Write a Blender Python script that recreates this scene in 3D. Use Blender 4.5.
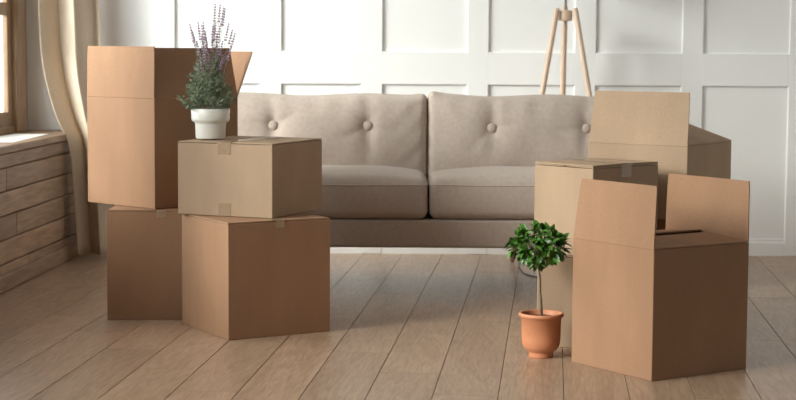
import bpy, bmesh, math, random
from mathutils import Vector, Matrix, noise
R = math.radians
S = bpy.context.scene
for o in list(bpy.data.objects): bpy.data.objects.remove(o)
C = S.collection
random.seed(7)

# ---------------------------------------------------------------- camera
FPX, CAMH, HOR, ROLL = 1730.0, 0.95, 44.3, 0.006
cam = bpy.data.cameras.new('camera'); camo = bpy.data.objects.new('camera', cam); C.objects.link(camo)
S.camera = camo
cam.sensor_width = 36.0; cam.lens = FPX / 796 * 36
camo.matrix_world = (Matrix.Translation((0, 0, CAMH)) @ Matrix.Rotation(R(90) - math.atan((200 - HOR) / FPX), 4, 'X')
                     @ Matrix.Rotation(ROLL, 4, 'Z'))
cam.clip_end = 200
cam.dof.use_dof = True; cam.dof.focus_distance = 5.35; cam.dof.aperture_fstop = 5.6

# ---------------------------------------------------------------- sky, window daylight, exposure
W = bpy.data.worlds.new('sky'); S.world = W; W.use_nodes = True
bg = W.node_tree.nodes['Background']; bg.inputs[0].default_value = (0.95, 0.97, 1.0, 1); bg.inputs[1].default_value = 4.4
S.view_settings.view_transform = 'Standard'; S.view_settings.look = 'None'
S.view_settings.gamma = 1; S.view_settings.use_curve_mapping = False
S.view_settings.exposure = 0.56

# low veiled sun, coming in through the left windows from the camera's side
sl = bpy.data.lights.new('sun', 'SUN'); sl.energy = 3.9; sl.angle = R(24); sl.color = (1.0, .965, .93)
so = bpy.data.objects.new('sun', sl); C.objects.link(so); so.location = (-6, 1, 4)
SAZ, SEL = R(32), R(23)
so.rotation_euler = Vector((-math.cos(SAZ) * math.cos(SEL), -math.sin(SAZ) * math.cos(SEL), math.sin(SEL))).to_track_quat('Z', 'Y').to_euler()

# left wall frame: s runs from the back corner towards the camera, off into the room
WALLY = 7.83
LA = R(3.55); LO = Vector((-1.426, WALLY)); LD = Vector((-math.sin(LA), -math.cos(LA))); LN = Vector((math.cos(LA), -math.sin(LA)))
def LW(s, off, z):
    p = LO + LD * s + LN * off
    return Vector((p.x, p.y, z))
SILL = 0.555; WOFF = -0.25
WINS = [(0.185, 2.62), (2.87, 5.1)]
WZ0, WZ1 = SILL + 0.02, 2.68
for i, (a, b) in enumerate(WINS):          # sky portals in the window openings
    l = bpy.data.lights.new('daylight', 'AREA'); l.shape = 'RECTANGLE'; l.size = b - a; l.size_y = WZ1 - WZ0
    l.cycles.is_portal = True
    o = bpy.data.objects.new('daylight', l); C.objects.link(o)
    x = Vector((LD.x, LD.y, 0)); z = -Vector((LN.x, LN.y, 0)); y = z.cross(x)
    m = Matrix((x, y, z)).transposed().to_4x4(); m.translation = LW((a + b) / 2, WOFF - 0.12, (WZ0 + WZ1) / 2)
    o.matrix_world = m

# ---------------------------------------------------------------- helpers
def link(name, me, mat=None, parent=None, loc=None, smooth=False):
    o = bpy.data.objects.new(name, me); C.objects.link(o)
    if mat and not me.materials: me.materials.append(mat)
    if parent: o.parent = parent
    if loc is not None: o.location = loc
    if smooth:
        for p in me.polygons: p.use_smooth = True
    return o
def bmo(name, bm, mat=None, parent=None, loc=None, smooth=False, bevel=0, seg=2):
    bmesh.ops.recalc_face_normals(bm, faces=bm.faces)
    me = bpy.data.meshes.new(name); bm.to_mesh(me); bm.free()
    o = link(name, me, mat, parent, loc, smooth)
    if bevel:
        b = o.modifiers.new('bevel', 'BEVEL'); b.width = bevel; b.segments = seg; b.limit_method = 'ANGLE'; b.angle_limit = R(35)
    return o
def thing(name, label, cat, loc=(0, 0, 0), rz=0, group=None):
    o = bpy.data.objects.new(name, None); C.objects.link(o); o.empty_display_size = .05
    o.location = loc; o.rotation_euler = (0, 0, rz); return tag(o, label, cat, group)
def tag(o, label, cat, group=None):
    o['label'] = label; o['category'] = cat
    if group: o['group'] = group
    return o
def struct(o): o['kind'] = 'structure'; return o
def pbox(bm, P):   # 8 points: bottom loop 4, top loop 4
    v = [bm.verts.new(p) for p in P]
    for f in ((0, 3, 2, 1), (4, 5, 6, 7), (0, 1, 5, 4), (1, 2, 6, 5), (2, 3, 7, 6), (3, 0, 4, 7)):
        bm.faces.new([v[i] for i in f])
def box(bm, x0, x1, y0, y1, z0, z1):
    pbox(bm, [(x0, y0, z0), (x1, y0, z0), (x1, y1, z0), (x0, y1, z0), (x0, y0, z1), (x1, y0, z1), (x1, y1, z1), (x0, y1, z1)])
def lbox(bm, s0, s1, o0, o1, z0, z1):   # box along the left wall
    pbox(bm, [LW(s0, o0, z0), LW(s0, o1, z0), LW(s1, o1, z0), LW(s1, o0, z0), LW(s0, o0, z1), LW(s0, o1, z1), LW(s1, o1, z1), LW(s1, o0, z1)])
def tube(bm, pts, rad, n=8, caps=True, closed=False):
    rings = []; m = len(pts); pts = [Vector(p) for p in pts]
    ref = None
    for i, p in enumerate(pts):
        if closed: t = (pts[(i + 1) % m] - pts[i - 1])
        else: t = pts[min(i + 1, m - 1)] - pts[max(i - 1, 0)]
        t.normalize()
        if ref is None: ref = t.orthogonal().normalized()
        ref = (ref - t * ref.dot(t)).normalized(); q = t.cross(ref)
        r = rad[i] if isinstance(rad, (list, tuple)) else rad
        rings.append([bm.verts.new(p + (ref * math.cos(2 * math.pi * k / n) + q * math.sin(2 * math.pi * k / n)) * r) for k in range(n)])
    for i in range(m if closed else m - 1):
        a, b = rings[i], rings[(i + 1) % m]
        for k in range(n): bm.faces.new((a[k], a[(k + 1) % n], b[(k + 1) % n], b[k]))
    if caps and not closed: bm.faces.new(rings[0][::-1]); bm.faces.new(rings[-1])
def lathe(bm, prof, n=40, c=(0, 0)):
    rings = [[bm.verts.new((c[0] + r * math.cos(2 * math.pi * k / n), c[1] + r * math.sin(2 * math.pi * k / n), z)) for k in range(n)] for r, z in prof]
    for a, b in zip(rings, rings[1:]):
        for k in range(n): bm.faces.new((a[k], a[(k + 1) % n], b[(k + 1) % n], b[k]))
    bm.faces.new(rings[0][::-1]); bm.faces.new(rings[-1])

# ---------------------------------------------------------------- materials
def mat(name, col, rough=.6, **kw):
    m = bpy.data.materials.new(name); m.use_nodes = True; b = m.node_tree.nodes['Principled BSDF']
    b.inputs['Base Color'].default_value = (*col, 1); b.inputs['Roughness'].default_value = rough
    for k, v in kw.items(): b.inputs[k.replace('_', ' ')].default_value = v
    return m
def NT(m): return m.node_tree, m.node_tree.nodes, m.node_tree.links, m.node_tree.nodes['Principled BSDF']
def noisy(m, cols, scale=(1, 1, 1), nscale=20, detail=5, bump=0.0, bdist=.001, coord='Object', rand=0.0, dist=0.0, bscale=None):
    nt, N, L, b = NT(m)
    tc = N.new('ShaderNodeTexCoord'); mp = N.new('ShaderNodeMapping'); mp.inputs['Scale'].default_value = scale
    L.new(tc.outputs[coord], mp.inputs[0])
    src = mp.outputs[0]
    oi = N.new('ShaderNodeObjectInfo')
    if rand:
        va = N.new('ShaderNodeVectorMath'); va.operation = 'ADD'
        vm = N.new('ShaderNodeVectorMath'); vm.operation = 'SCALE'; vm.inputs[0].default_value = (17, 31, 11)
        L.new(oi.outputs['Random'], vm.inputs['Scale']); L.new(src, va.inputs[0]); L.new(vm.outputs[0], va.inputs[1]); src = va.outputs[0]
    n = N.new('ShaderNodeTexNoise'); n.inputs['Scale'].default_value = nscale; n.inputs['Detail'].default_value = detail; n.inputs['Distortion'].default_value = dist
    L.new(src, n.inputs['Vector'])
    cr = N.new('ShaderNodeValToRGB'); e = cr.color_ramp.elements
    e[0].position = .3; e[1].position = .7; e[0].color = (*cols[0], 1); e[1].color = (*cols[-1], 1)
    if len(cols) == 3: x = e.new(.5); x.color = (*cols[1], 1)
    L.new(n.outputs['Fac'], cr.inputs[0]); out = cr.outputs[0]
    if rand:
        hs = N.new('ShaderNodeHueSaturation'); mr = N.new('ShaderNodeMapRange')
        mr.inputs['To Min'].default_value = 1 - rand; mr.inputs['To Max'].default_value = 1 + rand
        L.new(oi.outputs['Random'], mr.inputs['Value']); L.new(mr.outputs[0], hs.inputs['Value']); L.new(out, hs.inputs['Color']); out = hs.outputs[0]
    L.new(out, b.inputs['Base Color'])
    if bump:
        bn = n
        if bscale:
            bn = N.new('ShaderNodeTexNoise'); bn.inputs['Scale'].default_value = bscale; bn.inputs['Detail'].default_value = 3; L.new(src, bn.inputs['Vector'])
        bp = N.new('ShaderNodeBump'); bp.inputs['Strength'].default_value = bump; bp.inputs['Distance'].default_value = bdist
        L.new(bn.outputs['Fac'], bp.inputs['Height']); L.new(bp.outputs[0], b.inputs['Normal'])
    return m
def cardboard(name, c, k=.92):
    m = mat(name, c, .78); m.node_tree.nodes['Principled BSDF'].inputs['Specular IOR Level'].default_value = .25
    nt, N, L, b = NT(m)
    noisy(m, (tuple(x * k for x in c), tuple(min(1, x * (2 - k)) for x in c)), scale=(1, 1, .35), nscale=9, detail=9)
    cr = b.inputs['Base Color'].links[0].from_socket
    n2 = N.new('ShaderNodeTexNoise'); n2.inputs['Scale'].default_value = 260; n2.inputs['Detail'].default_value = 2
    tc = N.new('ShaderNodeTexCoord'); L.new(tc.outputs['Object'], n2.inputs['Vector'])
    mx = N.new('ShaderNodeMix'); mx.data_type = 'RGBA'; mx.blend_type = 'OVERLAY'; mx.inputs[0].default_value = .22
    L.new(cr, mx.inputs[6]); L.new(n2.outputs['Fac'], mx.inputs[7]); L.new(mx.outputs[2], b.inputs['Base Color'])
    # fine corrugation ribs, faintly telegraphing through the liner
    sx = N.new('ShaderNodeSeparateXYZ'); L.new(tc.outputs['Object'], sx.inputs[0])
    ad = N.new('ShaderNodeMath'); ad.operation = 'ADD'; L.new(sx.outputs[0], ad.inputs[0]); L.new(sx.outputs[1], ad.inputs[1])
    mu = N.new('ShaderNodeMath'); mu.operation = 'MULTIPLY'; mu.inputs[1].default_value = 900; L.new(ad.outputs[0], mu.inputs[0])
    si = N.new('ShaderNodeMath'); si.operation = 'SINE'; L.new(mu.outputs[0], si.inputs[0])
    bp = N.new('ShaderNodeBump'); bp.inputs['Strength'].default_value = .07; bp.inputs['Distance'].default_value = .0006
    L.new(si.outputs[0], bp.inputs['Height']); L.new(bp.outputs[0], b.inputs['Normal'])
    return m
M = {}
M['kraft'] = cardboard('kraft_cardboard', (.318, .178, .104))
M['tan'] = cardboard('tan_cardboard', (.37, .256, .170))
M['tape'] = mat('packing_tape', (.48, .34, .225), .10, Alpha=.5, Specular_IOR_Level=1.0)
M['wall'] = noisy(mat('white_wall_paint', (.8, .79, .77), .5), ((.88, .872, .865), (.90, .892, .885)), nscale=3, bump=.05, bscale=120, bdist=.0005)
M['plaster'] = mat('warm_plaster', (.24, .165, .115), .85)
M['ceil'] = mat('ceiling_plaster', (.62, .57, .52), .85)
M['plank'] = mat('laminate_plank', (.4, .3, .22), .33)
M['subfloor'] = mat('dark_subfloor', (.05, .04, .03), .9)
M['sillwood'] = noisy(mat('aged_brown_wood', (.2, .13, .08), .5), ((.22, .13, .078), (.31, .195, .12), (.40, .265, .17)), scale=(1.2, 1.2, 14), nscale=4, detail=8, bump=.35, bdist=.002, rand=.18, dist=.8)
M['windowwood'] = noisy(mat('varnished_window_wood', (.3, .16, .07), .42), ((.25, .15, .08), (.38, .25, .145)), scale=(8, 8, .8), nscale=6, detail=6, bump=.2, bdist=.001, rand=.1)
M['sofa'] = noisy(mat('taupe_sofa_fabric', (.3, .25, .21), .9), ((.445, .362, .31), (.505, .42, .365)), nscale=60, detail=6, bump=.35, bscale=900, bdist=.0008)
M['sofa'].node_tree.nodes['Principled BSDF'].inputs['Sheen Weight'].default_value = .15
M['darkwood'] = mat('dark_leg_wood', (.06, .04, .03), .4)
M['curtain'] = noisy(mat('cream_linen_curtain', (.75, .68, .58), .85), ((.60, .51, .41), (.68, .59, .48)), scale=(1, 1, .3), nscale=120, detail=4, bump=.2, bdist=.0008)
M['lampwood'] = noisy(mat('pale_beech', (.6, .42, .3), .45), ((.58, .42, .31), (.68, .51, .39)), scale=(10, 10, 1), nscale=8)
M['metal'] = mat('brushed_steel', (.6, .6, .6), .3, Metallic=1.0)
M['shade'] = mat('white_lamp_shade', (.85, .83, .8), .8)
M['cord'] = mat('grey_cord', (.12, .12, .12), .5)
M['terracotta'] = noisy(mat('terracotta', (.58, .25, .13), .6), ((.52, .205, .10), (.60, .25, .13)), nscale=14, bump=.05)
M['soil'] = noisy(mat('dark_soil', (.05, .035, .025), .95), ((.02, .015, .01), (.09, .06, .04)), nscale=90, bump=.8, bdist=.004)
M['bark'] = noisy(mat('grey_brown_bark', (.2, .15, .1), .85), ((.07, .05, .033), (.17, .13, .09)), nscale=120, bump=.5, bdist=.001)
M['leaf'] = noisy(mat('glossy_green_leaf', (.05, .17, .03), .38), ((.025, .085, .012), (.10, .245, .03)), nscale=8, rand=.45)
M['leaf'].node_tree.nodes['Principled BSDF'].inputs['Transmission Weight'].default_value = 0
M['whitepot'] = mat('white_ceramic', (.80, .78, .72), .32)
M['lavleaf'] = noisy(mat('grey_green_leaf', (.16, .22, .12), .7), ((.15, .19, .11), (.32, .37, .25)), nscale=60)
M['lavflower'] = noisy(mat('lilac_floret', (.35, .25, .42), .8), ((.31, .18, .32), (.55, .39, .53)), nscale=150)
M['lavstem'] = mat('thin_green_stem', (.22, .26, .15), .7)
M['white_patch'] = mat('plain_white', (.85, .85, .84), .5)
def translucent(m, col, f):
    nt, N, L, b = NT(m); o = N['Material Output']; t = N.new('ShaderNodeBsdfTranslucent'); t.inputs[0].default_value = (*col, 1)
    x = N.new('ShaderNodeMixShader'); x.inputs[0].default_value = f; L.new(b.outputs[0], x.inputs[1]); L.new(t.outputs[0], x.inputs[2]); L.new(x.outputs[0], o.inputs[0])
translucent(M['curtain'], (.85, .66, .45), .30)
def glassmat():
    m = bpy.data.materials.new('window_glass'); m.use_nodes = True; nt = m.node_tree; N = nt.nodes; N.clear()
    o = N.new('ShaderNodeOutputMaterial'); t = N.new('ShaderNodeBsdfTransparent'); g = N.new('ShaderNodeBsdfGlossy'); x = N.new('ShaderNodeMixShader')
    t.inputs[0].default_value = (.95, .98, .96, 1); g.inputs['Roughness'].default_value = .02; x.inputs[0].default_value = .06
    nt.links.new(t.outputs[0], x.inputs[1]); nt.links.new(g.outputs[0], x.inputs[2]); nt.links.new(x.outputs[0], o.inputs[0]); return m
M['glass'] = glassmat()
def plankmat():      # oak laminate grain running along local y
    m = M['plank']; nt, N, L, b = NT(m)
    tc = N.new('ShaderNodeTexCoord'); oi = N.new('ShaderNodeObjectInfo')
    vm = N.new('ShaderNodeVectorMath'); vm.operation = 'SCALE'; vm.inputs[0].default_value = (13, 29, 0); L.new(oi.outputs['Random'], vm.inputs['Scale'])
    va = N.new('ShaderNodeVectorMath'); va.operation = 'ADD'; L.new(tc.outputs['Object'], va.inputs[0]); L.new(vm.outputs[0], va.inputs[1])
    def noise_(sc, s, det, dist):
        mp = N.new('ShaderNodeMapping'); mp.inputs['Scale'].default_value = sc; L.new(va.outputs[0], mp.inputs[0])
        n = N.new('ShaderNodeTexNoise'); n.inputs['Scale'].default_value = s; n.inputs['Detail'].default_value = det; n.inputs['Distortion'].default_value = dist
        L.new(mp.outputs[0], n.inputs['Vector']); return n
    a = noise_((8, .8, 1), 1.5, 5, .6); c = noise_((60, 5, 1), 2, 5, .3)
    # cathedral rings
    wv = N.new('ShaderNodeMath'); wv.operation = 'MULTIPLY'; wv.inputs[1].default_value = 55; L.new(a.outputs['Fac'], wv.inputs[0])
    sn = N.new('ShaderNodeMath'); sn.operation = 'SINE'; L.new(wv.outputs[0], sn.inputs[0])
    ms = N.new('ShaderNodeMath'); ms.operation = 'MULTIPLY_ADD'; ms.inputs[1].default_value = .10; L.new(sn.outputs[0], ms.inputs[0]); L.new(c.outputs['Fac'], ms.inputs[2])
    m2 = N.new('ShaderNodeMath'); m2.operation = 'MULTIPLY_ADD'; m2.inputs[1].default_value = .5; L.new(a.outputs['Fac'], m2.inputs[0]); L.new(ms.outputs[0], m2.inputs[2])
    cr = N.new('ShaderNodeValToRGB'); e = cr.color_ramp.elements; e[0].position = .5; e[1].position = 1.0
    e[0].color = (.295, .186, .120, 1); e[1].color = (.45, .31, .215, 1); L.new(m2.outputs[0], cr.inputs[0])
    hs = N.new('ShaderNodeHueSaturation'); mr = N.new('ShaderNodeMapRange'); mr.inputs['To Min'].default_value = .9; mr.inputs['To Max'].default_value = 1.1
    L.new(oi.outputs['Random'], mr.inputs[0]); L.new(mr.outputs[0], hs.inputs['Value']); L.new(cr.outputs[0], hs.inputs['Color']); L.new(hs.outputs[0], b.inputs['Base Color'])
    bp = N.new('ShaderNodeBump'); bp.inputs['Strength'].default_value = .12; bp.inputs['Distance'].default_value = .001
    L.new(ms.outputs[0], bp.inputs['Height']); L.new(bp.outputs[0], b.inputs['Normal'])
plankmat()

# ---------------------------------------------------------------- room shell
XR, YF, ZC = 2.9, -1.6, 3.0
XL = lambda y: LO.x + math.tan(LA) * -(WALLY - y)       # wainscot face
bm = bmesh.new(); box(bm, -3.2, XR + .2, YF - .2, WALLY + .3, -.1, -.006)
floor = struct(bmo('floor', bm, M['subfloor']))
PA = R(5.1); PD = Vector((math.sin(PA), math.cos(PA))); PN = Vector((math.cos(PA), -math.sin(PA)))   # along, across
SW, PL_, G_ = .1775, 1.28, .0009
poly_room = [Vector((XL(YF) - .01, YF)), Vector((XR, YF)), Vector((XR, WALLY - .001)), Vector((XL(WALLY) - .01, WALLY - .001))]
def clip(poly):
    for i in range(4):
        a, b = poly_room[i], poly_room[(i + 1) % 4]; e = b - a; out = []
        side = lambda p: e.x * (p.y - a.y) - e.y * (p.x - a.x)
        for j in range(len(poly)):
            p, q = poly[j], poly[(j + 1) % len(poly)]; sp, sq = side(p), side(q)
            if sp >= 0: out.append(p)
            if (sp >= 0) != (sq >= 0): out.append(p + (q - p) * (sp / (sp - sq)))
        poly = out
        if len(poly) < 3: return []
    return poly
def plank_mesh(loc):
    bm = bmesh.new(); n = len(loc); c = sum(loc, Vector((0, 0))) / n
    lo = [bm.verts.new((p.x, p.y, -.006)) for p in loc]
    mid = [bm.verts.new((p.x, p.y, -.0009)) for p in loc]
    top = [bm.verts.new((p.x - math.copysign(.0009, p.x - c.x), p.y - math.copysign(.0009, p.y - c.y), 0)) for p in loc]
    bm.faces.new(top)
    for i in range(n):
        j = (i + 1) % n; bm.faces.new((lo[i], lo[j], mid[j], mid[i])); bm.faces.new((mid[i], mid[j], top[j], top[i]))
    me = bpy.data.meshes.new('plank'); bm.normal_update(); bm.to_mesh(me); bm.free(); me.materials.append(M['plank']); return me
full = [Vector((-SW / 2 + G_, -PL_ / 2 + G_)), Vector((SW / 2 - G_, -PL_ / 2 + G_)), Vector((SW / 2 - G_, PL_ / 2 - G_)), Vector((-SW / 2 + G_, PL_ / 2 - G_))]
fullme = plank_mesh(full)
for k in range(-14, 34):
    s = -1.38 + SW * (k + .5)
    t0 = 5.229 - .312 * k + PL_ / 2
    j0 = math.floor((YF - .8 - t0) / PL_)
    for j in range(j0, j0 + 11):
        t = t0 + j * PL_; c = PN * s + PD * t
        w = [c + PN * p.x + PD * p.y for p in full]
        cl = clip(w)
        if not cl: continue
        if len(cl) == 4 and all((a - b).length < 1e-5 for a, b in zip(cl, w)): me = fullme
        else:
            ar = sum(cl[i].x * cl[(i + 1) % len(cl)].y - cl[i].y * cl[(i + 1) % len(cl)].x for i in range(len(cl))) / 2
            if abs(ar) < .004: continue
            me = plank_mesh([Vector(((p - c).dot(PN), (p - c).dot(PD))) for p in cl])
        o = link('plank', me, None, floor, (c.x, c.y, 0)); o.rotation_euler = (0, 0, -PA)

# back wall with recessed square panels
LE = [-1.485, -1.009, -.529, -.074, .404, .887, 1.371, 1.855, 2.335]; STL = .0955
bm = bmesh.new(); box(bm, -3.2, XR + .2, WALLY + .001, WALLY + .2, -.1, ZC + .1)
wall = struct(bmo('wall_back', bm, M['wall']))
DEP = .011
RAILS = [(.770, .917), (1.44, 1.587), (2.11, 2.257), (2.78, ZC)]
edges = [-1.74] + [x - STL for x in LE[1:]] + [XR]
stiles = [(l - STL, l) for l in LE[1:]] + [(-1.74, -1.485)]
def frame_piece(name, x0, x1, z0, z1, y0=WALLY - DEP, y1=WALLY + .002):
    bm = bmesh.new(); box(bm, x0, x1, y0, y1, z0, z1); return bmo(name, bm, M['wall'], wall, bevel=.0025)
for a, b in stiles: frame_piece('wall_stile', a, b, 0, ZC)
for a, b in list(zip(LE, [x - STL for x in LE[1:]])) + [(LE[-1], XR)]:
    for z0, z1 in RAILS: frame_piece('wall_rail', a - .001, b + .001, z0, z1)
    bm = bmesh.new(); y = WALLY
    prof = [(0, 0), (-.009, 0), (-.009, .058), (-.005, .068), (-.005, .076), (0, .08)]
    va = [bm.verts.new((a, y + p, z)) for p, z in prof]; vb = [bm.verts.new((b, y + p, z)) for p, z in prof]
    for i in range(len(prof) - 1): bm.faces.new((va[i], vb[i], vb[i + 1], va[i + 1]))
    bm.faces.new(va); bm.faces.new(vb[::-1])
    bmo('baseboard_strip', bm, M['wall'], wall)

# right wall, wall behind the camera, ceiling
bm = bmesh.new(); box(bm, XR, XR + .2, YF - .2, WALLY + .3, -.1, ZC + .1); struct(bmo('wall_right', bm, M['wall']))
bm = bmesh.new(); box(bm, -3.2, XR + .2, YF - .2, YF, -.1, ZC + .1); struct(bmo('wall_front', bm, M['plaster']))
bm = bmesh.new(); box(bm, -3.2, XR + .2, YF - .2, WALLY + .3, ZC, ZC + .15); struct(bmo('ceiling', bm, M['ceil']))

# left wall: wood-clad lower part, sill, plaster with window openings above
SEND = (WALLY - YF) / math.cos(LA) + .2
bm = bmesh.new()
lbox(bm, -.2, SEND, -.55, -.014, -.1, SILL - .03)
wl = struct(bmo('wall_left', bm, M['plaster']))
bm = bmesh.new(); segs = [-.2] + [v for w in WINS for v in w] + [SEND]
for a, b in zip(segs[::2], segs[1::2]): lbox(bm, a, b, WOFF - .03, WOFF, SILL - .03, ZC + .1)
lbox(bm, -.2, SEND, WOFF - .03, WOFF, WZ1, ZC + .1)
bmo('upper_wall', bm, M['plaster'], wl)
zs = [.003, .102, .195, .287, .380, .469, SILL - .031]
rnd = random.Random(3)
for i in range(6):
    s = -.03; first = [.95, .42, 1.12, .7, 1.25, 2.0][i]
    ln = first
    while s < SEND - .1:
        e = min(s + ln, SEND - .1)
        bm = bmesh.new(); pr = rnd.uniform(-.0025, .001)
        z0, z1 = zs[i] + .0025, zs[i + 1] - .0025
        lbox(bm, 0, e - s - .003, -.014, pr, z0 - (z0 + z1) / 2, z1 - (z0 + z1) / 2)
        bmesh.ops.translate(bm, verts=bm.verts, vec=-LW(0, 0, 0))
        bmo('wall_plank', bm, M['sillwood'], wl, LW(s, 0, (z0 + z1) / 2) - Vector((0, 0, 0)), bevel=.003)
        s = e; ln = rnd.uniform(1.5, 2.2)
bm = bmesh.new(); lbox(bm, -.2, SEND - .1, -.012, .016, .003, .066)
struct(bmo('baseboard_left', bm, M['sillwood'], bevel=.004))
# sill boards
s = -.03
for e in (1.75, 3.9, 6.1, SEND - .1):
    bm = bmesh.new(); lbox(bm, s, e - .003, WOFF - .08, .012, SILL - .029, SILL)
    bmo('window_sill', bm, M['sillwood'], wl, bevel=.004); s = e
# windows
for n, (a, b) in enumerate(WINS):
    t = bpy.data.objects.new('window_%d' % (n + 1), None); C.objects.link(t); struct(t); t.location = LW((a + b) / 2, WOFF, WZ0)
    off = -t.location
    def wp(name, m, *args, par=None, bv=.004):
        bm = bmesh.new(); lbox(bm, *args); bmesh.ops.translate(bm, verts=bm.verts, vec=off)
        return bmo(name, bm, M[m], par or t, bevel=bv)
    # casing
    wp('casing', 'windowwood', a - .075, a + .075, WOFF - .03, WOFF + .022, SILL, WZ1 + .07)
    wp('casing', 'windowwood', b - .075, b + .075, WOFF - .03, WOFF + .022, SILL, WZ1 + .07)
    wp('casing', 'windowwood', a + .075, b - .075, WOFF - .03, WOFF + .022, WZ1 - .07, WZ1 + .07)
    wp('casing', 'windowwood', a + .075, b - .075, WOFF - .03, WOFF + .01, SILL, SILL + .03)
    # two casement sashes, each with a glazing bar
    mid = (a + b) / 2
    for x0, x1 in ((a + .078, mid - .002), (mid + .002, b - .078)):
        z0, z1 = SILL + .032, WZ1 - .072; F0, F1 = WOFF - .024, WOFF + .0
        bm = bmesh.new()
        zt = 1.092
        for q in ((x0, x0 + .055, z0, z1), (x1 - .055, x1, z0, z1), (x0 + .055, x1 - .055, z0, z0 + .06), (x0 + .055, x1 - .055, z1 - .06, z1), (x0 + .055, x1 - .055, zt - .028, zt + .028)):
            lbox(bm, q[0], q[1], F0, F1, q[2], q[3])
        bmesh.ops.translate(bm, verts=bm.verts, vec=off)
        sa = bmo('sash', bm, M['windowwood'], t, bevel=.004)
        for p0, p1 in ((z0 + .06, zt - .028), (zt + .028, z1 - .06)):
            wp('pane', 'glass', x0 + .05, x1 - .05, F1 - .010, F1 - .005, p0 - .004, p1 + .004, par=sa, bv=0)

# ---------------------------------------------------------------- curtain
def curtain():
    t = thing('curtain', 'cream linen curtain hanging in loose folds at the left corner beside the window', 'curtain', (-1.45, 7.62, 0))
    nu, nv = 120, 60; H = 2.55
    bm = bmesh.new(); grid = []
    lt = [(0, -1.405), (.25, -1.42), (.45, -1.432), (.54, -1.452), (.62, -1.495), (.70, -1.525), (.8, -1.555), (.9, -1.575), (1.05, -1.59), (1.2, -1.59), (2.6, -1.56)]
    rt = [(0, -1.25), (.4, -1.26), (.8, -1.325), (1.2, -1.35), (2.6, -1.31)]
    def ip(tb, z):
        for (a, va), (b, vb) in zip(tb, tb[1:]):
            if z <= b:
                f = (z - a) / (b - a)
                return va + (vb - va) * f
        return tb[-1][1]
    for j in range(nv + 1):
        z = .026 + (H - .026) * j / nv; row = []
        x0, x1 = ip(lt, z), ip(rt, z)
        for i in range(nu + 1):
            u = i / nu
            ph = u * 2 * math.pi * 1.55 + 1.9 + .25 * math.sin(z * 1.7 + 1)
            amp = .042 + .012 * math.sin(z * 2 + u * 3)
            xx = x0 + (x1 - x0) * u + .006 * math.sin(2 * ph + .6)
            yy = 7.635 - amp * math.sin(ph) + .004 * math.sin(ph * 2.7 + z * 3) + .05 * u
            row.append(bm.verts.new((xx * .983 + 1.45, yy - (.125 if z < .58 else .125 - .105 * min(1, (z - .58) / .45)) - 7.62, z)))
        grid.append(row)
    for j in range(nv):
        for i in range(nu): bm.faces.new((grid[j][i], grid[j][i + 1], grid[j + 1][i + 1], grid[j + 1][i]))
    o = bmo('fabric', bm, M['curtain'], t, smooth=True)
    m = o.modifiers.new('thick', 'SOLIDIFY'); m.thickness = .0022; m.offset = 0
    r = thing('curtain_rod', 'wooden curtain rod above the cream curtain', 'rod', (-1.35, 7.62, 2.575))
    bm = bmesh.new(); tube(bm, [(-.33, 0, 0), (.35, 0, 0)], .014, 12); bmo('rod', bm, M['windowwood'], r, smooth=True)
    for x in (-.2, .25):
        bm = bmesh.new(); tube(bm, [(x, 0, 0), (x, .20, 0)], .008, 8); bmo('bracket', bm, M['metal'], r, smooth=True)
curtain()

# thin flat white patch on the sill
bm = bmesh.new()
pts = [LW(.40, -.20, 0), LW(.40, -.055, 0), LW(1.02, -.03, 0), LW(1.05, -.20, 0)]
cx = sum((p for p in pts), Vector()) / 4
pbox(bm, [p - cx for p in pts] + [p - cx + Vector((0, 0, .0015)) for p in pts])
tag(bmo('sill_patch', bm, M['white_patch'], loc=(cx.x, cx.y, SILL + .0005)), 'thin flat white patch on the wooden window sill', 'white_patch')

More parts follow.
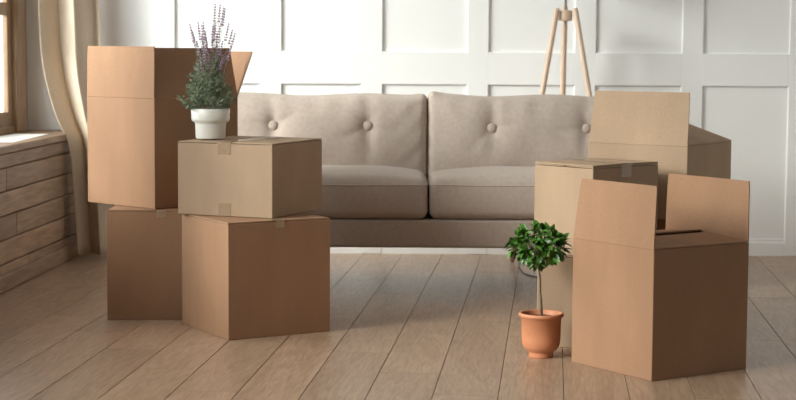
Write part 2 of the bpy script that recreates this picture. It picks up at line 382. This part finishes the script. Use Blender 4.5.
# ---------------------------------------------------------------- cardboard boxes
T = .004
def cbox(name, label, m, x, y, ang, w, d, z0, h, flaps, tape=None, group='cardboard moving boxes stacked around the sofa'):
    """local x along the right-hand face, local y along the left-hand face; near corner at the origin"""
    t = thing(name, label, 'box', (x, y, z0), R(ang), group); m = M[m]
    bm = bmesh.new()
    o = [(0, 0), (w, 0), (w, d), (0, d)]; i_ = [(T, T), (w - T, T), (w - T, d - T), (T, d - T)]
    V = lambda pts, z: [bm.verts.new((a, b, z)) for a, b in pts]
    ob, ot, it, ib = V(o, 0), V(o, h), V(i_, h), V(i_, T)
    bm.faces.new(ob[::-1]); bm.faces.new(ib)
    for A, B in ((ob, ot), (ot, it), (it, ib)):
        for k in range(4): bm.faces.new((A[k], A[(k + 1) % 4], B[(k + 1) % 4], B[k]))
    bmo('body', bm, m, t, bevel=.0022, seg=2)
    # flaps: side -> (angle from closed 0 to upright 90 and beyond, length, height shift, skew)
    sides = {'FR': ((0, 0), (1, 0), (0, 1), w), 'RB': ((w, 0), (0, 1), (-1, 0), d), 'BL': ((w, d), (-1, 0), (0, -1), w), 'LF': ((0, d), (0, -1), (1, 0), d)}
    for sd, spec in flaps.items():
        th, ln = R(spec[0]), spec[1]; dz = spec[2] if len(spec) > 2 else 0.0
        inA = spec[3] if len(spec) > 3 else .004; inB = spec[4] if len(spec) > 4 else .004; bow = spec[5] if len(spec) > 5 else .0
        P0, E, I, L = sides[sd]; P0 = Vector((*P0, 0)); E = Vector((*E, 0)); I = Vector((*I, 0)); Z = Vector((0, 0, 1))
        D = I * math.cos(th) + Z * math.sin(th); N = (Z * math.cos(th) - I * math.sin(th))
        base = P0 + Z * (h + (.0015 if spec[0] < 45 else .0006) + dz)
        bm = bmesh.new(); nu, nv = 8, 8
        def pt(a, b, k):   # a along the hinge 0..1, b along the flap 0..1
            ia, ib_ = inA * b + .0012, inB * b + .0012
            if b > .985: ia += .002; ib_ += .002
            aa = ia + (L - ia - ib_) * a
            th_ = .0016 if b < .012 else T
            bb = bow * (4 * (a - .5) ** 2 - 1) * b - bow * .6 * b * b
            kk = k * th_ if spec[0] < 45 else (k - 1) * th_
            return base + E * aa + D * (ln * b) + N * (kk + bb)
        vs = [0, .012, .03] + [.03 + .97 * j / nv for j in range(1, nv)] + [.99, 1.0]
        gr = [[[bm.verts.new(pt(i / nu, b, k)) for i in range(nu + 1)] for b in vs] for k in (0, 1)]
        nvv = len(vs) - 1
        for j in range(nvv):
            for i in range(nu):
                bm.faces.new((gr[1][j][i], gr[1][j][i + 1], gr[1][j + 1][i + 1], gr[1][j + 1][i]))
                bm.faces.new((gr[0][j][i], gr[0][j + 1][i], gr[0][j + 1][i + 1], gr[0][j][i + 1]))
            for i in (0, nu): bm.faces.new((gr[0][j][i], gr[1][j][i], gr[1][j + 1][i], gr[0][j + 1][i]))
        for i in range(nu):
            for j in (0, nvv): bm.faces.new((gr[0][j][i], gr[0][j][i + 1], gr[1][j][i + 1], gr[1][j][i]))
        bmo('flap', bm, m, t)
    def tp(a, b, c):
        bm = bmesh.new(); box(bm, *a, *b, *c); tt = bmo('tape', bm, M['tape'], t, bevel=.0002, seg=1); return tt
    hw = .024
    top = h + .0015 + T + .0005
    for k in (tape or []):
        if k == 'top_u': tp((-.001, w + .001), (d / 2 - hw, d / 2 + hw), (top + .0003, top + .0009))
        if k == 'top_v': tp((w / 2 - hw, w / 2 + hw), (-.001, d + .001), (top + .0003, top + .0009))
        if k == 'F_left': tp((-.0012, -.0004), (d / 2 - hw, d / 2 + hw), (h - .034, top + .0009))
        if k == 'F_right': tp((w / 2 - .016, w / 2 + .016), (-.0012, -.0004), (h - .020, top + .0009))
        if k == 'F_left_low': tp((-.0012, -.0004), (d / 2 - hw, d / 2 + hw), (.001, .042))
        if k == 'F_right_low': tp((w / 2 - hw, w / 2 + hw), (-.0012, -.0004), (.001, .042))
    return t
def closed_u(w, d): return {'FR': (0.15, d / 2 - .0015), 'BL': (0.1, d / 2 - .0015)}     # seam along u
def closed_v(w, d): return {'LF': (0.15, w / 2 - .0015), 'RB': (0.1, w / 2 - .0015)}     # seam along v
cbox('cardboard_box', 'brown cardboard box on the floor under the small taped box that holds the lavender', 'kraft',
     -.5414, 5.488, 30.8, .371, .3662, 0, .3735, closed_v(.371, .366), ['top_v', 'F_right'])
cbox('cardboard_box', 'small tan taped box with the lavender pot standing on top', 'tan',
     -.4103, 5.6247, 67.3, .3801, .3526, .3805, .239, {'FR': (.15, .1748), 'BL': (.15, .1748)}, ['top_u', 'F_left', 'F_left_low'])
cbox('cardboard_box', 'brown cardboard box on the floor at far left, under the tall open box', 'kraft',
     -.998, 5.893, .3, .375, .38, 0, .3735, closed_v(.375, .38), ['F_right'])
cbox('cardboard_box', 'tall open brown box with raised flaps, left of the lavender', 'kraft',
     -.8346, 5.9163, 46.8, .38, .38, .3805, .3785, {'LF': (89, .178, 0, .001, .001), 'FR': (77, .178, 0, .002, .002), 'RB': (116, .178, 0, .004, .004), 'BL': (-55, .17, 0, .012, .012)})
cbox('cardboard_box', 'open brown box in the right foreground with two flaps standing up', 'kraft',
     .7234, 4.8503, 33.7, .3731, .358, 0, .3755, {'LF': (84, .18, 0, .008, .014, .004), 'RB': (90, .180, 0, .004, .004, -.006), 'FR': (3.5, .170, 0, .003, .003), 'BL': (5.5, .166, 0, .005, .005)})
cbox('cardboard_box', 'pale cardboard box on the floor directly behind the topiary pot', 'tan',
     .441, 5.401, -4.5, .375, .30, 0, .285, closed_v(.375, .30))
cbox('cardboard_box', 'small pale closed box with glossy tape, stacked behind the topiary tree', 'tan',
     .604, 5.345, 42.1, .3137, .2486, .2915, .277, {'LF': (0.5, .1555, .0048), 'RB': (.5, .1555, .0048), 'FR': (.1, .122), 'BL': (.1, .122)})
cbox('cardboard_box', 'cardboard box on the floor under the rear open box, behind the foreground boxes', 'kraft',
     0.945, 5.69, 52, .375, .375, 0, .3735, closed_v(.375, .375))
cbox('cardboard_box', 'open tan box with one tall flap up, topmost at the right rear', 'tan',
     .9436, 5.6345, 56.8, .37, .36, .3805, .243, {'LF': (78, .178, 0, .001, .011), 'FR': (18, .178, 0, .024, .003), 'BL': (8, .17, 0, .01, .01), 'RB': (-60, .17, 0, .012, .012)})
# tape on the small pale box: runs over the seam and down the right-hand face
pale = [o for o in bpy.data.objects if o.get('label', '').startswith('small pale closed')][0]
for q in ((.157 - .024, .157 + .024, -.001, .25, .2894, .2900), (.157 - .024, .157 + .024, -.0013, -.0004, .245, .2900)):
    bm = bmesh.new(); box(bm, *q); bmo('tape', bm, M['tape'], pale)

# ---------------------------------------------------------------- sofa
def sofa():
    XC = .12; y0 = 6.78
    t = thing('sofa', 'taupe two-seat fabric sofa with button-tufted back cushions against the panelled wall', 'sofa', (XC, y0, 0))
    fm = M['sofa']
    def rbox(name, x0, x1, y0_, y1, z0, z1, r, n=(24, 12, 12), fn=None, par=t, pipe=None, rs=None):
        """rounded box as a grid surface with an optional displacement fn(p, u, v, w)"""
        hx, hy, hz = (x1 - x0) / 2, (y1 - y0_) / 2, (z1 - z0) / 2; c = Vector(((x0 + x1) / 2, (y0_ + y1) / 2, (z0 + z1) / 2))
        def mp(q):
            r_ = r
            core = Vector([max(-h + r_, min(h - r_, a)) for a, h in zip(q, (hx, hy, hz))]); dd = q - core
            if dd.length > 1e-9: q = core + dd.normalized() * r_
            if fn: q = fn(q, q.x / hx, q.y / hy, q.z / hz)
            return q + c
        def lin(h, k):
            inner = [-(h - r) + 2 * (h - r) * i / k for i in range(k + 1)]
            e = [r * (1 - math.cos(a)) for a in (R(0), R(30), R(50), R(70))]
            e = [0, r * .35, r * .62, r * .83]
            return [-h + a for a in e] + inner + [h - a for a in reversed(e)]
        X, Yl, Z = lin(hx, n[0]), lin(hy, n[1]), lin(hz, n[2]); bm = bmesh.new(); cache = {}
        def V(a, b, d):
            k = (round(a, 5), round(b, 5), round(d, 5))
            if k not in cache: cache[k] = bm.verts.new(mp(Vector(k)))
            return cache[k]
        def face(*v):
            if len(set(v)) == 4: bm.faces.new(v)
        for A in (-hz, hz):
            for i in range(len(X) - 1):
                for j in range(len(Yl) - 1): face(V(X[i], Yl[j], A), V(X[i + 1], Yl[j], A), V(X[i + 1], Yl[j + 1], A), V(X[i], Yl[j + 1], A))
        for A in (-hy, hy):
            for i in range(len(X) - 1):
                for j in range(len(Z) - 1): face(V(X[i], A, Z[j]), V(X[i + 1], A, Z[j]), V(X[i + 1], A, Z[j + 1]), V(X[i], A, Z[j + 1]))
        for A in (-hx, hx):
            for i in range(len(Yl) - 1):
                for j in range(len(Z) - 1): face(V(A, Yl[i], Z[j]), V(A, Yl[i + 1], Z[j]), V(A, Yl[i + 1], Z[j + 1]), V(A, Yl[i], Z[j + 1]))
        o = bmo(name, bm, fm, par, smooth=True)
        if pipe:
            for lvl in pipe:
                bm = bmesh.new()
                if lvl[0] == 'y':   # seam ring round the front face
                    A = lvl[1]; rr = r * .35; ring = []
                    for sx, sz, a0 in ((1, -1, -90), (1, 1, 0), (-1, 1, 90), (-1, -1, 180)):
                        for k in range(5):
                            a = R(a0 + k * 22.5); ring.append(Vector((sx * (hx - r) + r * math.cos(a), A, sz * (hz - r) + r * math.sin(a))))
                    dens = []
                    for p_, q_ in zip(ring, ring[1:] + ring[:1]):
                        m_ = max(1, int((q_ - p_).length / .03)); dens += [p_.lerp(q_, k / m_) for k in range(m_)]
                    tube(bm, [mp(p_) for p_ in dens], .0032, 6, closed=True)
                else:
                    A = lvl[1]; ring = []
                    for sx, sy, a0 in ((1, -1, -90), (1, 1, 0), (-1, 1, 90), (-1, -1, 180)):
                        for k in range(5):
                            a = R(a0 + k * 22.5); ring.append(Vector((sx * (hx - r) + r * math.cos(a), sy * (hy - r) + r * math.sin(a), A)))
                    dens = []
                    for p_, q_ in zip(ring, ring[1:] + ring[:1]):
                        m_ = max(1, int((q_ - p_).length / .03)); dens += [p_.lerp(q_, k / m_) for k in range(m_)]
                    tube(bm, [mp(p_) for p_ in dens], .0032, 6, closed=True)
                bmo('piping', bm, fm, o, smooth=True)
        return o, c
    W2 = .915
    k_ = .965; t.location = (XC * k_, y0 * k_, CAMH * (1 - k_)); t.scale = (k_,) * 3; dz_ = -CAMH * (1 - k_) / k_
    # base rail, back frame, arms
    rbox('base', -W2 - .02, W2 + .02, .0, .62, .150, .262, .012, (20, 6, 3))
    rbox('back_frame', -W2 - .02, W2 + .02, .52, .64, .150, .64, .03, (20, 3, 8))
    for sx in (-1, 1): rbox('arm', *(sorted((sx * (W2 + .02), sx * (W2 + .14)))), -.01, .64, .150, .58, .03, (3, 12, 8))
    for sx in (-1, 1):
        x0, x1 = (-W2, -.003) if sx < 0 else (.003, W2)
        def fseat(q, u, v, w):
            n_ = noise.noise(Vector((q.x * 5 + sx * 3, q.y * 5, 0)))
            if w > 0: q = q + Vector((0, 0, w * (.030 * (1 - u ** 4) * (1 - max(0, -v) ** 5) + .004 * n_)))
            if v < -.3: q = q + Vector((0, -.008 * (1 - u ** 6) * (1 - w * w), 0))
            return q
        o, c = rbox('seat_cushion', x0, x1, -.012, .54, .264, .424, .034, (30, 16, 6), fseat, pipe=[('z', .055)])
        # back cushion, tufted
        hx, hy, hz = (x1 - x0) / 2, .085, .185
        B = [(-.193, .046), (.197, .046)]
        if sx < 0: B = [(-.177, .050), (.213, .050)]
        def fback(q, u, v, w):
            s_ = sx
            ears = .016 * (abs(u) ** 14) * max(0, w) ** 2
            top = .005 * math.sin(u * 6 + s_) * max(0, w)
            q = q + Vector((0, 0, ears + top - .004 * (1 - u * u) * max(0, w)))
            q = q + Vector((-.012 * math.copysign(1, u) * abs(u) ** 6 * (1 - abs(w)) * .0, 0, 0))
            k = max(0, -v)
            if k > 0:
                bul = .045 * (1 - abs(u) ** 3.5) * (1 - abs(w) ** 3)
                for bx, bz in B:
                    dx, dz = q.x - bx, q.z - bz; rr = math.hypot(dx, dz); a = math.atan2(dz, dx)
                    bul -= (.026 * math.exp(-(rr / .045) ** 1.3))
                    # radiating pull folds
                    bul -= .0045 * math.exp(-((rr - .06) / .06) ** 2) * max(0, math.cos(a * 5 + bx * 9 + s_)) ** 2
                    # pull line towards the top and bottom
                    bul -= .010 * math.exp(-(dx / .022) ** 2) * math.exp(-(abs(dz) / .12) ** 2)
                # corner wrinkles
                bul -= .0018 * max(0, abs(u) - .55) * 2 * math.sin((q.x * math.copysign(1, u) - q.z) * 70)
                bul -= .0035 * math.sin(q.x * 60 + 2 * math.sin(q.z * 14)) * max(0, w - .3)
                bul += .005 * noise.noise(Vector((q.x * 9 + s_ * 4, q.z * 9, 1)))
                q = q + Vector((0, -k * bul, 0))
            q.y += (w + 1) * .020      # leans back
            return q
        o2, c2 = rbox('back_cushion', x0, x1, .40 - hy + .03, .40 + hy + .03, .385, .742, .030, (56, 4, 30), fback, pipe=[('y', -.05)])
        for bx, bz in B:
            bm = bmesh.new()
            prof = [(.0001, -.006), (.018, -.006), (.0205, -.002), (.0205, .002), (.018, .006), (.011, .009), (.0001, .0105)]
            lathe(bm, prof, 24)
            bmesh.ops.rotate(bm, verts=bm.verts, cent=(0, 0, 0), matrix=Matrix.Rotation(R(90), 3, 'X'))
            q = fback(Vector((bx, -hy, bz)), bx / hx, -1, bz / .1785) + c2
            bmo('button', bm, fm, o2, (q.x, q.y - .009, q.z), smooth=True)
    for x in (-.86, .86):
        for y in (.06, .58):
            bm = bmesh.new(); lathe(bm, [(.013, dz_), (.022, .152)], 16); bmo('leg', bm, M['darkwood'], t, (x, y, 0), smooth=False)
sofa()

# ---------------------------------------------------------------- tripod lamp behind the sofa
def lamp():
    cx, cy = .727, 7.60; zk = 1.10
    t = thing('tripod_floor_lamp', 'floor lamp with three pale wooden legs standing behind the sofa', 'lamp', (cx, cy, 0))
    for (fx, fy), (tx, ty) in (((-.228, -.12), (-.037, -.02)), ((.228, -.12), (.037, -.02)), ((0, .165), (0, .030))):
        bm = bmesh.new(); d = Vector((tx - fx, ty - fy, 1.115)); d.normalize()
        p0 = Vector((fx, fy, .006)); L = 1.125
        tube(bm, [p0, p0 + d * .3, p0 + d * (L - .01), p0 + d * L], [.0095, .0125, .0125, .009], 14)
        bmo('leg', bm, M['lampwood'], t, smooth=True)
    bm = bmesh.new(); lathe(bm, [(.010, zk - .045), (.030, zk - .042), (.030, zk + .0), (.010, zk + .004)], 24); bmo('knuckle', bm, M['lampwood'], t, smooth=False, bevel=.002)
    bm = bmesh.new(); tube(bm, [(-.045, -.022, zk - .02), (-.056, -.026, zk - .02)], .007, 10); bmo('knob', bm, M['lampwood'], t, smooth=True)
    bm = bmesh.new(); tube(bm, [(0, 0, zk - .06), (0, 0, zk + .26)], .0065, 12); bmo('stem', bm, M['metal'], t, smooth=True)
    bm = bmesh.new(); n = 40
    rings = [[bm.verts.new((r * math.cos(2 * math.pi * k / n), r * math.sin(2 * math.pi * k / n), z)) for k in range(n)] for r, z in ((.17, zk + .22), (.12, zk + .48))]
    for k in range(n): bm.faces.new((rings[0][k], rings[0][(k + 1) % n], rings[1][(k + 1) % n], rings[1][k]))
    o = bmo('lamp_shade', bm, M['shade'], t, smooth=True); md = o.modifiers.new('t', 'SOLIDIFY'); md.thickness = .003
    bm = bmesh.new(); pts = [(0, .03, zk - .05), (0, .095, .8), (0, .135, .5), (-.002, .168, .2), (-.03, .17, .03), (-.16, .02, .004), (-.20, -.15, .004), (-.205, -.36, .004), (-.19, -.50, .004), (-.12, -.62, .004), (0.0, -.70, .004)]
    out = []
    for i in range(len(pts) - 1):
        for k in range(6):
            f = k / 6; p = [Vector(pts[max(0, min(len(pts) - 1, i + j))]) for j in (-1, 0, 1, 2)]
            out.append(.5 * ((2 * p[1]) + (p[2] - p[0]) * f + (2 * p[0] - 5 * p[1] + 4 * p[2] - p[3]) * f * f + (3 * p[1] - p[0] - 3 * p[2] + p[3]) * f ** 3))
    for q in out: q.z = max(q.z, .004)
    tube(bm, out, .003, 6); bmo('cord', bm, M['cord'], t, smooth=True)
lamp()

# ---------------------------------------------------------------- topiary tree in a terracotta pot
def topiary():
    px, py = .440, 5.235
    t = thing('potted_topiary', 'small round-crowned green tree in a terracotta pot on the floor', 'potted plant', (px, py, 0))
    prof = [(.001, 0), (.037, 0), (.038, .004), (.037, .014), (.040, .018), (.0490, .024), (.0565, .036), (.0595, .056), (.0610, .122), (.0665, .124), (.069, .128), (.069, .133), (.0670, .136), (.060, .136), (.059, .130), (.058, .118), (.001, .118)]
    bm = bmesh.new(); lathe(bm, prof, 48); bmo('pot', bm, M['terracotta'], t, smooth=True)
    bm = bmesh.new(); lathe(bm, [(.0001, .112), (.057, .1185), (.055, .1215), (.02, .1235), (.0001, .124)], 30)
    for v in bm.verts: v.co.z += random.uniform(-.001, .001)
    bmo('soil', bm, M['soil'], t)
    bm = bmesh.new(); pts = [(.001, 0, .115), (.000, .002, .16), (-.004, .0, .20), (-.005, -.001, .24), (-.011, 0, .28), (-.012, 0, .33)]
    tube(bm, pts, [.0042, .0036, .0032, .003, .0026, .002], 8)
    rnd = random.Random(5); cz = .342; cen = Vector((-.014, 0, cz))
    for k in range(9):
        a = k * 2.4; e = cen + Vector((math.cos(a) * .04, math.sin(a) * .04, rnd.uniform(-.02, .03)))
        tube(bm, [(-.011, 0, .27 + .005 * k), cen.lerp(e, .5) + Vector((0, 0, -.012)), e], [.0028, .002, .001], 5)
    bmo('trunk', bm, M['bark'], t, smooth=True)
    # leaf mesh: pointed oval, cupped and curved
    def leafmesh():
        bm = bmesh.new(); rows = []
        n = 6
        for i in range(n + 1):
            f = i / n; w = .5 * (math.sin(math.pi * f ** .85)) ** .8 * .56 if 0 < i < n else 0.0
            x = f; z = -.18 * f * f
            if w == 0: rows.append([bm.verts.new((x, 0, z))])
            else: rows.append([bm.verts.new((x, -w, z + .14 * w * 2)), bm.verts.new((x, 0, z)), bm.verts.new((x, w, z + .14 * w * 2))])
        for a, b in zip(rows, rows[1:]):
            if len(a) == 1: bm.faces.new((a[0], b[0], b[1])); bm.faces.new((a[0], b[1], b[2]))
            elif len(b) == 1: bm.faces.new((a[0], b[0], a[1])); bm.faces.new((a[1], b[0], a[2]))
            else:
                for k in (0, 1): bm.faces.new((a[k], b[k], b[k + 1], a[k + 1]))
        me = bpy.data.meshes.new('leaf'); bm.to_mesh(me); bm.free(); me.materials.append(M['leaf'])
        for p in me.polygons: p.use_smooth = True
        return me
    lm = leafmesh(); cnt = 0
    while cnt < 290:
        d = Vector((rnd.gauss(0, 1), rnd.gauss(0, 1), rnd.gauss(0, 1))).normalized()
        if d.z < -.55 and rnd.random() < .4: continue
        if d.y > .2 and rnd.random() < .45: continue
        rr = rnd.uniform(.5, 1) ** .55 * (1 + .10 * math.sin(d.x * 7 + 1) * math.cos(d.y * 5))
        low = 1.0 if d.z > 0 else .82
        p = cen + Vector((d.x * .076 * rr, d.y * .076 * rr, d.z * .060 * rr * low))
        out = (d * .7 + Vector((rnd.gauss(0, .6), rnd.gauss(0, .6), rnd.gauss(.0, .5)))).normalized()
        if d.z < -.3: out = (out + Vector((0, 0, -.6))).normalized()
        nrm = (d * .6 + Vector((rnd.gauss(0, .5), rnd.gauss(0, .5), .7 + rnd.gauss(0, .3))))
        nrm = (nrm - out * nrm.dot(out)).normalized(); yv = nrm.cross(out)
        ln = rnd.uniform(.026, .038)
        o = bpy.data.objects.new('leaf', lm); C.objects.link(o); o.parent = t
        mx = Matrix((out * ln, yv * ln * rnd.uniform(.85, 1.15), nrm * ln)).transposed().to_4x4(); mx.translation = p
        o.matrix_local = mx; cnt += 1
topiary()

# ---------------------------------------------------------------- lavender
def lavender():
    px, py, pz = -.635, 5.845, .3805 + .239 + .0015 + T + .0045
    t = thing('potted_lavender', 'lavender with purple flower spikes in a white pot, on the small taped box', 'potted plant', (px, py, pz))
    prof = [(.001, 0), (.048, 0), (.050, .003), (.0515, .048), (.0535, .054), (.0625, .060), (.0645, .066), (.0655, .099), (.064, .101), (.061, .101), (.060, .088), (.001, .088)]
    bm = bmesh.new(); lathe(bm, prof, 48); bmo('pot', bm, M['whitepot'], t, smooth=True)
    bm = bmesh.new(); lathe(bm, [(.0001, .080), (.059, .089), (.05, .092), (.0001, .093)], 30); bmo('soil', bm, M['soil'], t)
    rnd = random.Random(11)
    # leafy stems: narrow leaves in whorls
    bm = bmesh.new()
    for k in range(120):
        a = rnd.uniform(0, 6.28); r0 = .035 * rnd.random() ** .5; sp = rnd.random()
        top = Vector((math.cos(a) * (.018 + .078 * sp) - .008, math.sin(a) * (.018 + .070 * sp), .300 - .175 * sp ** .9 + rnd.uniform(-.04, .02)))
        b0 = Vector((math.cos(a) * r0, math.sin(a) * r0, .09)); n = 13
        for i in range(3, n):
            f = i / (n - 1); p = b0.lerp(top, f) + Vector((math.cos(a), math.sin(a), 0)) * .012 * math.sin(f * 3.14)
            for q in range(3):
                aa = rnd.uniform(0, 6.28); d = Vector((math.cos(aa), math.sin(aa), rnd.uniform(.1, 1.1))).normalized()
                L = rnd.uniform(.016, .031) * (1.15 - .4 * f); s_ = d.cross(Vector((rnd.gauss(0, 1), rnd.gauss(0, 1), rnd.gauss(0, 1)))).normalized() * .0017
                v = [bm.verts.new(x) for x in (p, p + d * L * .5 + s_, p + d * L, p + d * L * .5 - s_)]
                bm.faces.new(v)
    o = bmo('foliage', bm, M['lavleaf'], t); o['kind'] = 'stuff'
    # flower spikes: (tip px, tip row) measured, fanned from the crown
    tips = [(192.3, 26, .6), (200, 24, .6), (206, 24, .6), (204, 27, .5), (212.5, 27, .6), (216.7, 5.7, .8), (221, 6.3, .9), (226, 10, .7), (223.5, 9, .7), (229.8, 24.8, .7),
            (233, 31, .6), (236, 34.5, .7), (233.5, 47, .4), (215, 25, .6), (218, 24, .8), (198, 42, .5), (204, 45, .5), (209, 40, .5), (214, 38, .5), (219, 35, .6), (224, 42, .5), (228, 50, .4),
            (203, 58, .4), (211, 55, .4), (218, 52, .4), (222, 60, .4), (207, 50, .5), (214, 60, .4), (225, 56, .4), (200, 66, .3), (216, 68, .3), (195, 33, .5), (208, 33, .5), (202, 37, .5), (221, 27, .6), (219, 47, .4), (206, 64, .4), (222, 70, .3), (211, 72, .3)]
    def spike(parent, base, tip, n):
        bm = bmesh.new(); ax = (tip - base).normalized(); e1 = ax.orthogonal().normalized(); e2 = ax.cross(e1); L = (tip - base).length
        for i in range(n):
            f = i / (n - 1); c = base + ax * (L * f); rad = .0042 * (1 - .55 * f); m_ = 4
            for k in range(m_):
                a = k * 6.283 / m_ + i * .9; o_ = e1 * math.cos(a) + e2 * math.sin(a); q = c + o_ * rad
                s_ = .0031 * (1 - .35 * f)
                vv = [bm.verts.new(q + w) for w in (o_ * s_, ax * s_ * 1.9, ax.cross(o_) * s_, ax.cross(o_) * -s_, ax * -s_)]
                for tr in ((0, 1, 2), (0, 3, 1), (0, 2, 4), (0, 4, 3)): bm.faces.new([vv[x] for x in tr])
        return bmo('flower_spike', bm, M['lavflower'], parent)
    for i, (x, y, c) in enumerate(tips):
        X = (x - 211.5) / 295.; Z = (138.2 - y) / 295. * 1.0
        dy = rnd.uniform(-.045, .045)
        tip = Vector((X, dy, Z)); root = Vector((X * .25, dy * .4, .12)); ctrl = Vector((X * .45, dy * .7, Z * .62))
        if x < 201 or x > 228: ctrl = Vector((X * .55, dy * .7, Z * .66))
        pts = [(root * (1 - f) ** 2 + ctrl * 2 * f * (1 - f) + tip * f * f) for f in [k / 8 for k in range(9)]]
        bm = bmesh.new(); tube(bm, pts, .0009, 4); s_ = bmo('stem', bm, M['lavstem'], t, smooth=True)
        ln = .055 if y < 30 else .045
        d = (pts[-1] - pts[-3]).normalized()
        spike(s_, tip - d * ln, tip, 7 if y < 30 else 6)
lavender()
